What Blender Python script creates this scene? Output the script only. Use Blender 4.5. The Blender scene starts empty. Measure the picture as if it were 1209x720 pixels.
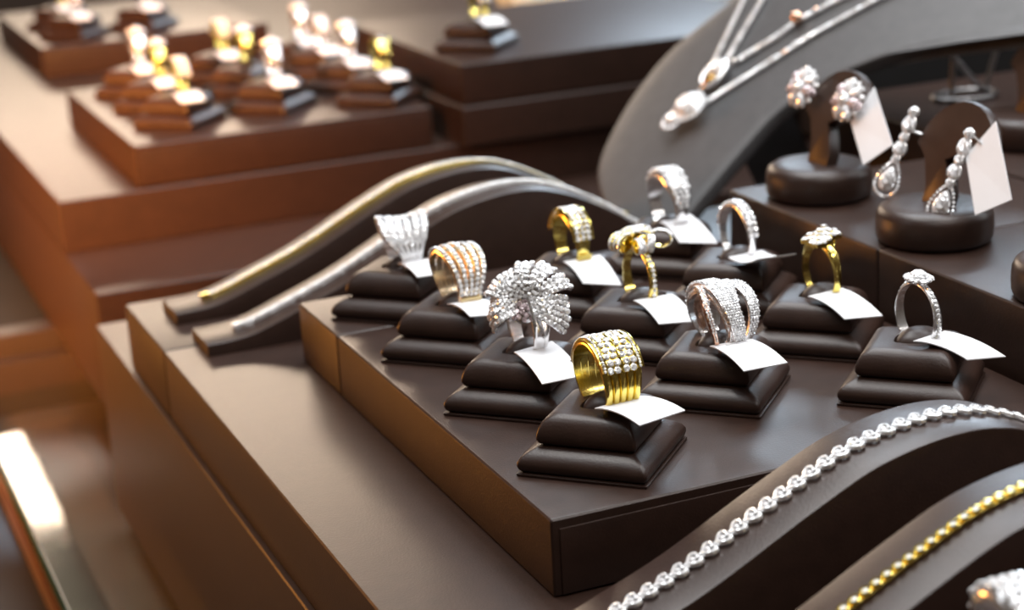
import bpy, bmesh, math, random
from math import sin, cos, pi, radians, sqrt, atan2
from mathutils import Vector, Matrix

scene = bpy.context.scene
COL = scene.collection
random.seed(7)

# ------------------------------------------------------------------ camera
cd = bpy.data.cameras.new('camera')
cam = bpy.data.objects.new('camera', cd)
COL.objects.link(cam)
FW = Vector((0.36252494, 0.88329777, -0.29725529))
RT = Vector((0.91727918, -0.39458912, -0.05383625))
UP = Vector((0.16484714, 0.2531491, 0.95327905))
m = Matrix((RT, UP, -FW)).transposed().to_4x4()
m.translation = Vector((0, 0, 0.18653648))
cam.matrix_world = m
cd.sensor_fit = 'HORIZONTAL'
cd.sensor_width = 36.0
cd.lens = 2178.18 * 36.0 / 1209.0
cd.clip_start = 0.01
cd.clip_end = 50
cd.dof.use_dof = True
cd.dof.focus_distance = 0.495
cd.dof.aperture_fstop = 12.5
scene.camera = cam

# ------------------------------------------------------------------ world, lights, exposure
world = bpy.data.worlds.new('world')
scene.world = world
world.use_nodes = True
wn = world.node_tree
bgn = wn.nodes['Background']
bgn.inputs[0].default_value = (0.80, 0.56, 0.38, 1)
bgn.inputs[1].default_value = 0.06


def area(name, loc, target, size, power, colour, sy=None, spread=None):
    l = bpy.data.lights.new(name, 'AREA')
    l.energy = power
    l.color = colour
    l.size = size
    if sy:
        l.shape = 'RECTANGLE'
        l.size_y = sy
    if spread:
        l.spread = radians(spread)
    o = bpy.data.objects.new(name, l)
    COL.objects.link(o)
    o.location = loc
    d = Vector(target) - Vector(loc)
    o.rotation_euler = d.to_track_quat('-Z', 'Y').to_euler()
    return o


# cool white overhead light; the large panel is added to brighten metal reflections
area('overhead_light', (0.45, 0.75, 1.60), (0.45, 0.75, 0), 1.7, 28.0, (0.95, 0.975, 1.0))
area('overhead_light', (0.60, 1.10, 1.10), (0.28, 0.45, 0), 0.45, 5.0, (0.84, 0.92, 1.0))
# unseen cool light added at the back right for sheen on right leather tops
area('cool_sheen_light', (1.62, 2.00, 0.80), (0.3, 0.45, 0), 1.05, 19.0, (0.70, 0.85, 1.0), sy=0.32)
# unseen light added at the back for sheen on left tops and the glass
area('warm_sheen_light', (0.50, 2.9, 0.66), (0.25, 0.6, 0), 0.80, 11.5, (1.0, 0.78, 0.58), sy=0.18)
# warm area lights added at the left, standing in for orange lens flare
area('warm_fill_light', (-0.20, 1.02, -0.01), (0.125, 0.78, -0.07), 0.16, 0.75, (1.0, 0.37, 0.07), spread=100)
area('warm_fill_light', (-0.42, 0.30, 0.30), (0.17, 1.06, -0.06), 0.14, 1.7, (1.0, 0.40, 0.10), spread=28)
# small unseen lights added to make the stones glint
for lx, ly, lz, e in ((0.12, 0.62, 0.75, 1.0), (0.42, 0.36, 0.80, 1.0), (0.30, 0.95, 0.85, 0.6)):
    area('glint_light', (lx, ly, lz), (0.25, 0.5, 0.0), 0.05, e, (1.0, 0.97, 0.92))
# long narrow lights added above the case for glints and fill
area('strip_fill_light', (-0.08, 0.55, 0.46), (0.22, 0.5, 0), 0.035, 0.40, (0.92, 0.96, 1.0), sy=0.9)
area('strip_fill_light', (0.78, 0.45, 0.52), (0.25, 0.5, 0), 0.035, 1.8, (0.90, 0.95, 1.0), sy=0.9)
area('strip_fill_light', (0.30, 0.02, 0.62), (0.25, 0.45, 0), 0.8, 1.7, (1.0, 0.94, 0.90), sy=0.05)
area('panel_fill_light', (0.75, 0.98, 0.50), (0.75, 1.27, 0.0), 0.10, 0.5, (0.95, 1.0, 0.96), spread=60)  # unseen light added to brighten the pale back panel
# unseen spot added to make the bright pool on the glass shelf
sl = bpy.data.lights.new('shelf_pool_light', 'SPOT')
sl.energy = 90.0
sl.color = (0.62, 0.82, 1.0)
sl.spot_size = radians(8.5)
sl.spot_blend = 1.0
sl.shadow_soft_size = 0.015
so_ = bpy.data.objects.new('shelf_pool_light', sl)
COL.objects.link(so_)
so_.location = (0.060, 0.86, 0.55)
so_.rotation_euler = (Vector((0.096, 0.865, -0.139)) - so_.location).to_track_quat('-Z', 'Y').to_euler()

vs = scene.view_settings
vs.view_transform = 'Standard'
vs.look = 'None'
vs.gamma = 1.0
vs.use_curve_mapping = False
vs.exposure = 0.12


# ------------------------------------------------------------------ materials
def mat(name, col, rough=0.5, metal=0.0, spec=0.5, bump=None, var=0.0, scale=400.0, coat=0.0):
    mt = bpy.data.materials.new(name)
    mt.use_nodes = True
    nt = mt.node_tree
    b = nt.nodes['Principled BSDF']
    b.inputs['Base Color'].default_value = (*col, 1)
    b.inputs['Roughness'].default_value = rough
    b.inputs['Metallic'].default_value = metal
    b.inputs['Specular IOR Level'].default_value = spec
    b.inputs['Coat Weight'].default_value = coat
    b.inputs['Coat Roughness'].default_value = 0.08
    tc = nt.nodes.new('ShaderNodeTexCoord')
    if var:
        n = nt.nodes.new('ShaderNodeTexNoise')
        n.inputs['Scale'].default_value = scale * 0.12
        n.inputs['Detail'].default_value = 4
        nt.links.new(tc.outputs['Object'], n.inputs['Vector'])
        r = nt.nodes.new('ShaderNodeValToRGB')
        r.color_ramp.elements[0].position = 0.3
        r.color_ramp.elements[1].position = 0.7
        r.color_ramp.elements[0].color = (*[c * (1 - var) for c in col], 1)
        r.color_ramp.elements[1].color = (*[min(1, c * (1 + var)) for c in col], 1)
        nt.links.new(n.outputs['Fac'], r.inputs['Fac'])
        nt.links.new(r.outputs['Color'], b.inputs['Base Color'])
    if bump:
        n = nt.nodes.new('ShaderNodeTexNoise')
        n.inputs['Scale'].default_value = scale
        n.inputs['Detail'].default_value = 3
        nt.links.new(tc.outputs['Object'], n.inputs['Vector'])
        bp = nt.nodes.new('ShaderNodeBump')
        bp.inputs['Strength'].default_value = bump
        bp.inputs['Distance'].default_value = 0.0002
        nt.links.new(n.outputs['Fac'], bp.inputs['Height'])
        nt.links.new(bp.outputs['Normal'], b.inputs['Normal'])
    return mt


LEATHER = mat('dark_leather', (0.031, 0.0150, 0.0103), 0.38, spec=0.46, bump=0.30, var=0.14, scale=1500)
LEATHER_G = mat('grey_leather', (0.068, 0.066, 0.068), 0.47, bump=0.25, var=0.10, scale=1500)
DARK = mat('black_cloth', (0.008, 0.007, 0.007), 0.7, var=0.2)
GOLD = mat('yellow_gold', (1.0, 0.79, 0.22), 0.20, 1.0, var=0.05)
ROSE = mat('rose_gold', (0.90, 0.58, 0.42), 0.18, 1.0, var=0.05)
SILVER = mat('white_gold', (0.95, 0.95, 0.96), 0.20, 0.82, var=0.03)
AMBER = mat('amber_gold', (0.42, 0.24, 0.07), 0.22, 0.8, var=0.1)
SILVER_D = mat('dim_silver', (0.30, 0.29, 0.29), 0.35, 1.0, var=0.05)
STONE = mat('cut_stone', (0.97, 0.97, 0.99), 0.05, 0.24, 0.9, var=0.03, scale=3000)
STONE_P = mat('pink_cut_stone', (0.86, 0.72, 0.74), 0.06, 0.5, 0.9, var=0.05, scale=3000)
def facet(mt, scale, amount):
    """fine cut facets: every cell of a voronoi pattern tilts its own normal"""
    nt = mt.node_tree
    b = nt.nodes['Principled BSDF']
    tc = nt.nodes.new('ShaderNodeTexCoord')
    v = nt.nodes.new('ShaderNodeTexVoronoi')
    v.inputs['Scale'].default_value = scale
    nt.links.new(tc.outputs['Object'], v.inputs['Vector'])
    a = nt.nodes.new('ShaderNodeVectorMath'); a.operation = 'SUBTRACT'; a.inputs[1].default_value = (0.5, 0.5, 0.5)
    nt.links.new(v.outputs['Color'], a.inputs[0])
    c = nt.nodes.new('ShaderNodeVectorMath'); c.operation = 'SCALE'; c.inputs['Scale'].default_value = amount
    nt.links.new(a.outputs[0], c.inputs[0])
    g = nt.nodes.new('ShaderNodeNewGeometry')
    d = nt.nodes.new('ShaderNodeVectorMath'); d.operation = 'ADD'
    nt.links.new(c.outputs[0], d.inputs[0]); nt.links.new(g.outputs['Normal'], d.inputs[1])
    e = nt.nodes.new('ShaderNodeVectorMath'); e.operation = 'NORMALIZE'
    nt.links.new(d.outputs[0], e.inputs[0])
    nt.links.new(e.outputs[0], b.inputs['Normal'])


facet(STONE, 1300, 1.1)
facet(STONE_P, 1300, 1.0)
STONE_F = mat('small_white_stone', (0.96, 0.96, 0.95), 0.12, 0.12, 0.8, var=0.04, scale=3000)
facet(STONE_F, 1500, 0.9)
RHODIUM = mat('bright_white_metal', (0.97, 0.97, 0.98), 0.22, 0.5, var=0.03)
facet(RHODIUM, 900, 0.5)
CHAMP = mat('champagne_gold', (0.90, 0.76, 0.55), 0.25, 0.9, var=0.04)
PAPER = mat('white_paper', (0.82, 0.82, 0.84), 0.6, spec=0.2, bump=0.05, var=0.015, scale=900)
PAPER_C = mat('cream_paper', (0.82, 0.66, 0.36), 0.6, spec=0.2, var=0.05)
PAPER_Y = mat('yellow_paper', (0.85, 0.68, 0.16), 0.5, spec=0.3, var=0.05)
WOOD = mat('stained_wood', (0.10, 0.055, 0.042), 0.5, var=0.25, scale=160)
WOOD_D = mat('dark_wood', (0.030, 0.017, 0.012), 0.4, var=0.25, scale=160)
WOOD_O = mat('orange_wood', (0.07, 0.024, 0.008), 0.8, spec=0.05, var=0.2, scale=160)
WALLM = mat('pale_wall', (0.60, 0.68, 0.63), 0.8, var=0.05, scale=30)


WALL_B = mat('brown_wall', (0.11, 0.07, 0.05), 0.8, var=0.08, scale=30)


def glass_mat():
    mt = bpy.data.materials.new('clear_glass')
    mt.use_nodes = True
    nt = mt.node_tree
    nt.nodes.clear()
    o = nt.nodes.new('ShaderNodeOutputMaterial')
    mx = nt.nodes.new('ShaderNodeMixShader')
    f = nt.nodes.new('ShaderNodeFresnel')
    f.inputs['IOR'].default_value = 1.6
    t = nt.nodes.new('ShaderNodeBsdfTransparent')
    t.inputs[0].default_value = (0.90, 0.95, 0.93, 1)
    g = nt.nodes.new('ShaderNodeBsdfGlossy')
    g.inputs['Roughness'].default_value = 0.06
    nz = nt.nodes.new('ShaderNodeTexNoise')
    nz.inputs['Scale'].default_value = 60
    tc = nt.nodes.new('ShaderNodeTexCoord')
    bp = nt.nodes.new('ShaderNodeBump')
    bp.inputs['Strength'].default_value = 0.03
    bp.inputs['Distance'].default_value = 0.001
    nt.links.new(tc.outputs['Object'], nz.inputs['Vector'])
    nt.links.new(nz.outputs['Fac'], bp.inputs['Height'])
    nt.links.new(bp.outputs['Normal'], g.inputs['Normal'])
    ge = nt.nodes.new('ShaderNodeNewGeometry')
    iv = nt.nodes.new('ShaderNodeMath'); iv.operation = 'SUBTRACT'; iv.inputs[0].default_value = 1.0
    ml = nt.nodes.new('ShaderNodeMath'); ml.operation = 'MULTIPLY'
    nt.links.new(ge.outputs['Backfacing'], iv.inputs[1])
    nt.links.new(iv.outputs[0], ml.inputs[0])
    nt.links.new(f.outputs[0], ml.inputs[1])
    nt.links.new(ml.outputs[0], mx.inputs[0])
    nt.links.new(t.outputs[0], mx.inputs[1])
    nt.links.new(g.outputs[0], mx.inputs[2])
    nt.links.new(mx.outputs[0], o.inputs[0])
    return mt


GLASS = glass_mat()
GLASS_E = mat('green_glass_edge', (0.010, 0.050, 0.052), 0.6, spec=0.0, var=0.1)
CHAMFER = mat('polished_glass_arris', (0.34, 0.36, 0.33), 0.3, spec=0.6, var=0.05)


# ------------------------------------------------------------------ mesh helpers
class MB:
    def __init__(s):
        s.v = []
        s.f = []

    def add(s, vs_, fs_):
        k = len(s.v)
        s.v += [tuple(p) for p in vs_]
        s.f += [tuple(i + k for i in q) for q in fs_]

    def mesh(s, name, smooth=35):
        me = bpy.data.meshes.new(name)
        me.from_pydata(s.v, [], s.f)
        if smooth:
            me.shade_smooth()
            me.set_sharp_from_angle(angle=radians(smooth))
        me.update()
        return me

    def build(s, name, mt, parent=None, smooth=35, loc=None):
        o = bpy.data.objects.new(name, s.mesh(name, smooth))
        o.data.materials.append(mt)
        COL.objects.link(o)
        if parent:
            o.parent = parent
        if loc:
            o.location = loc
        return o


def empty(name, loc=(0, 0, 0), rz=0.0):
    o = bpy.data.objects.new(name, None)
    COL.objects.link(o)
    o.location = loc
    o.rotation_euler = (0, 0, rz)
    o.empty_display_size = 0.01
    return o


def tag(o, label, cat, group=None, kind=None):
    o['label'] = label
    o['category'] = cat
    if group:
        o['group'] = group
    if kind:
        o['kind'] = kind
    return o


def stuff(o):
    o['kind'] = 'stuff'
    return o


def copy_tree(o, loc=None):
    c = o.copy()
    COL.objects.link(c)
    if loc is not None:
        c.location = loc
    for ch in o.children:
        d = ch.copy()
        COL.objects.link(d)
        d.parent = c
        for g in ch.children:
            e = g.copy()
            COL.objects.link(e)
            e.parent = d
    return c


def rbox(mb, lo, hi, r=0.001, seg=2):
    bm = bmesh.new()
    bmesh.ops.create_cube(bm, size=1.0)
    for v in bm.verts:
        v.co = Vector([lo[i] + (v.co[i] + 0.5) * (hi[i] - lo[i]) for i in range(3)])
    if r:
        bmesh.ops.bevel(bm, geom=bm.edges[:], offset=r, segments=seg, profile=0.6, affect='EDGES')
    bm.normal_update()
    bm.verts.index_update()
    mb.add([v.co[:] for v in bm.verts], [[v.index for v in f.verts] for f in bm.faces])
    bm.free()


def loops(mb, ls, cap0=True, cap1=True, closed=True):
    n = len(ls[0])
    vs_ = [p for l in ls for p in l]
    fs_ = []
    for i in range(len(ls) - 1):
        for j in range(n if closed else n - 1):
            a, b = i * n + j, i * n + (j + 1) % n
            fs_.append((a, b, b + n, a + n))
    if cap0:
        fs_.append(tuple(range(n - 1, -1, -1)))
    if cap1:
        fs_.append(tuple(range((len(ls) - 1) * n, len(ls) * n)))
    mb.add(vs_, fs_)


def lathe(mb, prof, n=40, sy=1.0):
    ls = [[(r * cos(2 * pi * j / n), sy * r * sin(2 * pi * j / n), z) for j in range(n)] for r, z in prof]
    loops(mb, ls)


def tube(mb, path, rad, n=8, closed=False):
    path = [Vector(p) for p in path]
    N = len(path)
    if not callable(rad):
        rr = rad
        rad = lambda i: rr
    ls = []
    up = None
    for i, p in enumerate(path):
        a = path[(i - 1) % N] if (closed or i > 0) else p
        b = path[(i + 1) % N] if (closed or i < N - 1) else p
        t = (b - a).normalized()
        if up is None:
            up = t.orthogonal().normalized()
        up = (up - t * up.dot(t)).normalized()
        s = t.cross(up)
        r = rad(i)
        ls.append([p + up * (r * cos(2 * pi * j / n)) + s * (r * sin(2 * pi * j / n)) for j in range(n)])
    if closed:
        ls.append(ls[0])
        loops(mb, ls, False, False)
    else:
        loops(mb, ls)


def strip(mb, path, normals, widths, thick):
    """flat ribbon with thickness swept along a path; normals point to its outer face"""
    path = [Vector(p) for p in path]
    N = len(path)
    ls = []
    for i, p in enumerate(path):
        t = (path[min(i + 1, N - 1)] - path[max(i - 1, 0)]).normalized()
        nn = Vector(normals[i])
        nn = (nn - t * nn.dot(t)).normalized()
        s = t.cross(nn)
        w = widths[i] / 2
        ls.append([p - s * w, p + s * w, p + s * w * 0.92 + nn * thick, p - s * w * 0.92 + nn * thick])
    loops(mb, ls)


def stone(mb, p, n, r, k=7, tilt=0.12, flat=1.0):
    p = Vector(p)
    n = Vector(n).normalized()
    n = (n + Vector((random.uniform(-tilt, tilt), random.uniform(-tilt, tilt), random.uniform(-tilt, tilt)))).normalized()
    u = n.orthogonal().normalized()
    a0 = random.uniform(0, 6.28)
    w = n.cross(u)
    g, t = [], []
    for j in range(k):
        a = a0 + 2 * pi * j / k
        d = u * cos(a) + w * sin(a)
        g.append(p + d * r)
        a2 = a + pi / k
        d2 = u * cos(a2) + w * sin(a2)
        t.append(p + d2 * r * 0.58 + n * r * 0.42 * flat)
    b = p - n * r * 0.6
    vs_ = g + t + [b]
    fs_ = [tuple(range(k, 2 * k))]
    for j in range(k):
        j2 = (j + 1) % k
        fs_.append((j, j2, k + j))
        fs_.append((j2, k + j2, k + j))
        fs_.append((j2, j, 2 * k))
    mb.add(vs_, fs_)


def gem(mb, c, ax, nrm, a, b, h, k=12, pear=0.0):
    """large oval / pear brilliant: half-axes a (along ax) and b, crown height h"""
    c = Vector(c)
    n = Vector(nrm).normalized()
    u = Vector(ax)
    u = (u - n * u.dot(n)).normalized()
    w = n.cross(u)

    def ring(s, z, off=0.0):
        out = []
        for j in range(k):
            t = 2 * pi * (j + off) / k
            wid = b * (1 - pear * cos(t)) * s
            out.append(c + u * (a * s * cos(t)) + w * (wid * sin(t)) + n * z)
        return out
    ls = [ring(0.15, -h * 1.1), ring(1.0, -0.1 * h), ring(1.0, 0.1 * h), ring(0.8, 0.62 * h, 0.5), ring(0.52, h)]
    loops(mb, ls)


# ring geometry: axis along x, theta 0 at the top, positive theta towards the front (-y)
def rp(R, zc, th, x, r=None):
    rr = R if r is None else r
    return (x, -rr * sin(th), zc + rr * cos(th))


def band(mb, zc, Ri, Ro, xc, w, t0, t1, n=48, rnd=0.35):
    full = abs((t1 - t0) - 2 * pi) < 1e-6
    ls = []
    for i in range(n + (0 if full else 1)):
        th = t0 + (t1 - t0) * i / n
        ww = w(th) / 2
        x0 = xc(th)
        ro = Ro(th)
        e = (ro - Ri) * rnd
        sec = [(-ww, Ri), (-ww, ro - e), (-ww * 0.75, ro - e * 0.2), (0, ro), (ww * 0.75, ro - e * 0.2), (ww, ro - e), (ww, Ri)]
        ls.append([rp(r, zc, th, x0 + a) for a, r in sec])
    if full:
        ls.append(ls[0])
    loops(mb, ls, not full, not full)


def pave(mb, zc, R, xc, w, t0, t1, sr, fill=1.0, margin=0.0):
    """stones set in rows over a band's outside"""
    dth = 1.85 * sr / R((t0 + t1) / 2)
    n = int((t1 - t0) / dth)
    for i in range(n + 1):
        th = t0 + (t1 - t0) * i / max(1, n)
        ww = w(th) - 2 * margin
        k = max(1, int(ww / (1.9 * sr)))
        for j in range(k):
            x = xc(th) - ww / 2 + ww * (j + 0.5 + (0.0 if k == 1 else 0.25 * (i % 2) - 0.125)) / k
            stone(mb, rp(R(th), zc, th, x), (0, -sin(th), cos(th)), sr, 6, 0.22)


K = lambda c: (lambda th: c)


def lerp(a, b, t):
    return a + (b - a) * t


def smooth01(t):
    t = max(0.0, min(1.0, t))
    return t * t * (3 - 2 * t)


# ------------------------------------------------------------------ setting
Z1 = -0.0213      # top of the upper blocks
Z2 = -0.0475      # top of the lower blocks
ZF = -0.133       # top of the glass shelf

mb = MB(); rbox(mb, (-0.4, -0.2, -0.190), (1.4, 0.952, -0.170), 0)
rbox(mb, (-0.4, 0.985, -0.19), (1.4, 1.9, -0.107), 0)
o = mb.build('floor', DARK, smooth=0); o['kind'] = 'structure'
# wooden boards under the glass shelf
for i, (a, b) in enumerate(((0.0845, 0.1005), (0.1007, 0.20), (0.2005, 0.40), (0.4005, 0.8), (0.8005, 1.2))):
    mb = MB(); rbox(mb, (a, 0.0, -0.1698), (b, 0.95, -0.1438), 0.0003)
    w = mb.build('board', WOOD, o)
mb = MB(); rbox(mb, (0.0818, 0.0, -0.1470), (0.0843, 0.95, -0.1433), 0.0008)
o = mb.build('trim_1', WOOD_O); o['kind'] = 'structure'
mb = MB(); rbox(mb, (-0.05, 0.953, -0.19), (1.2, 0.966, -0.1165), 0.0012); rbox(mb, (-0.05, 0.9655, -0.19), (1.2, 0.985, -0.1055), 0.0015)
o = mb.build('trim_2', WOOD_D); o['kind'] = 'structure'
mb = MB(); rbox(mb, (-0.6, 3.2, -0.6), (3.0, 3.25, 1.6), 0)
o = mb.build('wall_back', WALL_B, smooth=0); o['kind'] = 'structure'

# glass shelf: clear pane with a green edge and ground arrises
g = empty('glass_shelf', (0.083, 0.0, ZF - 0.0100))
tag(g, 'glass shelf with green polished edge along the lower left corner', 'shelf')
mb = MB(); rbox(mb, (0.0006, 0.02, 0.0001), (1.1, 0.9515, 0.0100), 0)
mb.build('pane', GLASS, g, 0)
mb = MB(); rbox(mb, (0.0, 0.02, 0.00065), (0.0005, 0.9515, 0.0093), 0)
e = mb.build('glass_edge', GLASS_E, g, 0); e['label'] = 'dark green polished glass edge'
mb = MB()
rbox(mb, (0.0, 0.02, 0.0094), (0.0005, 0.9515, 0.01005), 0.0001)
rbox(mb, (0.0, 0.02, 0.0), (0.0005, 0.9515, 0.0006), 0.0001)
e = mb.build('ground_arris', CHAMFER, g); e['label'] = 'pale ground edge of the glass'


def block(name, lo, hi, label, cat, r=0.0012, mt=LEATHER):
    mb = MB()
    c = ((lo[0] + hi[0]) / 2, (lo[1] + hi[1]) / 2, lo[2])
    rbox(mb, [lo[i] - c[i] for i in range(3)], [hi[i] - c[i] for i in range(3)], r, 3)
    o = mb.build(name, mt, loc=c)
    return tag(o, label, cat)


block('display_block', (0.1215, 0.15, ZF), (0.80, 0.768, Z2), 'large lower brown leather block standing on the glass shelf', 'block')
block('display_block', (0.1236, 0.15, Z2), (0.80, 0.6357, Z1), 'flat brown leather block with open top left of the ring tray', 'block')
block('display_block', (0.1236, 0.6363, Z2), (0.80, 0.703, Z1), 'narrow brown leather block under the two far bracelet ramps', 'block')
block('display_block', (0.131, 0.815, -0.1054), (1.0, 1.62, Z2), 'large blurred lower block behind the far bracelet ramps', 'block')
block('display_block', (0.1315, 0.895, Z2), (1.0, 1.62, Z1), 'tan topped blurred block carrying the far ring trays', 'block')


def tray(lo, hi, label, flap=True, seam=None):
    t = empty('display_tray', ((lo[0] + hi[0]) / 2, (lo[1] + hi[1]) / 2, lo[2]))
    tag(t, label, 'tray')
    c = t.location
    mb = MB(); rbox(mb, [lo[i] - c[i] for i in range(3)], [hi[i] - c[i] for i in range(3)], 0.0012, 3)
    mb.build('tray_body', LEATHER, t)
    if flap:
        mb = MB(); rbox(mb, (lo[0] - c[0] + 0.0022, lo[1] - c[1] - 0.0005, 0.0006), (hi[0] - c[0] - 0.002, lo[1] - c[1] + 0.0006, hi[2] - c[2] - 0.0027), 0.00045)
        mb.build('front_panel', LEATHER, t)
    return t


TX1 = 0.3225
tray((0.165, 0.385, Z1), (TX1, 0.5550, 0.0), 'dark leather tray carrying the sharp ring cushions')
tray((0.165, 0.5556, Z1), (TX1, 0.598, 0.0), 'narrow leather tray under the back row of ring cushions', False)
tray((0.325, 0.4813, Z1), (0.419, 0.5765, 0.0215), 'raised leather tray under the earring stands, its far half', False)
tray((0.325, 0.385, Z1), (0.419, 0.4807, 0.0215), 'raised leather tray under the drop earrings, its near half', False)
tray((0.421, 0.4813, Z1), (0.515, 0.5765, 0.0215), 'raised leather tray behind the drop earrings at right edge', False)
tray((0.421, 0.385, Z1), (0.515, 0.4807, 0.0215), 'raised leather tray at the right edge behind its near half', False)
tray((0.440, 0.6000, Z1), (0.60, 0.70, 0.0215), 'raised leather tray under the dim wire rack', False)
# far setup
tray((0.172, 0.90, Z1), (0.330, 1.085, 0.0), 'blurred far tray with three columns of rings')
tray((0.187, 1.262, Z1), (0.345, 1.46, 0.0), 'blurred farthest tray at the upper left corner')
tray((0.3445, 0.8915, 0.0), (0.56, 1.076, 0.0215), 'blurred raised far tray with a white tag on it', False)
tray((0.3420, 0.887, Z1), (0.56, 1.078, -0.0004), 'blurred lower far tray stacked under the raised far tray', False)
tray((0.565, 1.145, Z1), (0.95, 1.262, Z1 + 0.0012), 'low dark sheet standing in for the dark gap behind the far raised tray', False)  # thin slab added to stand in for a dark gap
block('back_panel', (0.535, 1.268, Z1), (1.1, 1.300, 0.014), 'pale grey low panel at the top of the view', 'panel', 0.001, WALLM)


# ------------------------------------------------------------------ ring cushions
def sq_loop(hw, z, rc, n_side=6, n_c=4):
    pts = []
    rc = min(rc, hw * 0.9)
    for q in range(4):
        a0 = q * pi / 2
        # side from corner to corner, then the rounded corner
        for i in range(n_side):
            t = -1 + 2 * i / (n_side)
            s = (hw - rc) * t
            x, y = hw, s
            pts.append((x * cos(a0) - y * sin(a0), x * sin(a0) + y * cos(a0)))
        for i in range(n_c):
            b = (pi / 2) * i / n_c
            x = hw - rc + rc * cos(b)
            y = hw - rc + rc * sin(b)
            pts.append((x * cos(a0) - y * sin(a0), x * sin(a0) + y * cos(a0)))
    c = sqrt(0.5)
    return [((x - y) * c, (x + y) * c, z) for x, y in pts]


def lens_loop(ref, L, Wd, z):
    out = []
    for p in ref:
        a = atan2(p[1], p[0])
        # ellipse-like lens in polar form, pointed towards +-x
        ca, sa = abs(cos(a)), abs(sin(a))
        r = 1.0 / ((ca / L) ** 1.45 + (sa / Wd) ** 1.45) ** (1 / 1.45)
        out.append((0.0025 + r * cos(a), r * sin(a), z))
    return out


def make_pad():
    t = empty('ring_cushion')
    mb = MB(); loops(mb, [sq_loop(0.0178, 0.0, 0.0004), sq_loop(0.0180, 0.0002, 0.0004), sq_loop(0.0180, 0.0007, 0.0004), sq_loop(0.0176, 0.0009, 0.0004)])
    mb.build('base_board', LEATHER, t)
    prof = [(0.0168, 0.0009), (0.0176, 0.0016), (0.01795, 0.0026), (0.0179, 0.0036), (0.0171, 0.0049), (0.0157, 0.0060), (0.0140, 0.0068), (0.0128, 0.0073)]
    mb = MB(); loops(mb, [sq_loop(h, z, 0.0009) for h, z in prof])
    mb.build('lower_cushion', LEATHER, t, 50)
    prof = [(0.0122, 0.0073), (0.0133, 0.0079), (0.0138, 0.0089), (0.0137, 0.0104), (0.0132, 0.0120), (0.0124, 0.0135), (0.0114, 0.0146), (0.0103, 0.0152), (0.0090, 0.0154)]
    ls = [sq_loop(h, z, 0.0009 + (0.0010 if z > 0.0138 else 0)) for h, z in prof]
    ref = ls[-1]
    ls.append(lens_loop(ref, 0.0086, 0.0062, 0.0155))
    ls.append(lens_loop(ref, 0.0083, 0.0059, 0.0150))
    ls.append(lens_loop(ref, 0.0081, 0.0057, 0.0108))
    mb = MB(); loops(mb, ls)
    mb.build('upper_cushion', LEATHER, t, 50)
    # tongue that bridges the slot and passes through the ring
    ls = []
    for i in range(15):
        s = -1 + 2 * i / 14
        x = 0.0025 + s * 0.0079
        zc = 0.0136 + 0.0036 * (1 - s * s) ** 0.8
        hw = 0.0005 + 0.0044 * (1 - s * s) ** 0.6
        ht = 0.0013
        ls.append([(x, hw * cos(a) * (1 if abs(cos(a)) < 0.99 else 1), zc + (ht if sin(a) > 0 else ht * 0.7) * sin(a) - 0.0009 * cos(a) ** 2) for a in [2 * pi * j / 14 for j in range(14)]])
    mb = MB(); loops(mb, ls)
    mb.build('slot_tongue', LEATHER, t, 50)
    return t


CTR = {'R1': (.194, .5722), 'R2': (.194, .5214), 'R3': (.194, .4673), 'R4': (.1943, .4153), 'R5': (.244, .544), 'R6': (.244, .4935),
       'R7': (.244, .4432), 'R8': (.293, .567), 'R9': (.293, .518), 'R10': (.2933, .467), 'R11': (.2931, .416)}
PADLAB = {'R1': 'brown leather cushion under the flared white ring', 'R2': 'brown leather cushion under the five-row two-tone ring',
          'R3': 'brown leather cushion under the large flower ring', 'R4': 'nearest leather cushion, under the wide yellow gold ring',
          'R5': 'leather cushion under the gold ring with domed stone top', 'R6': 'leather cushion under the gold bow ring',
          'R7': 'leather cushion under the crossover stone ring', 'R8': 'farthest sharp cushion, under the silver dome ring',
          'R9': 'leather cushion under the slim half-set silver ring', 'R10': 'leather cushion under the gold ring with square cluster',
          'R11': 'dark leather cushion under the silver solitaire ring'}
pad0 = make_pad()
for i, (k, (x, y)) in enumerate(CTR.items()):
    p = pad0 if i == 0 else copy_tree(pad0)
    p.location = (x, y, 0.0)
    tag(p, PADLAB[k], 'cushion', 'ring cushions on the near tray')

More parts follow.
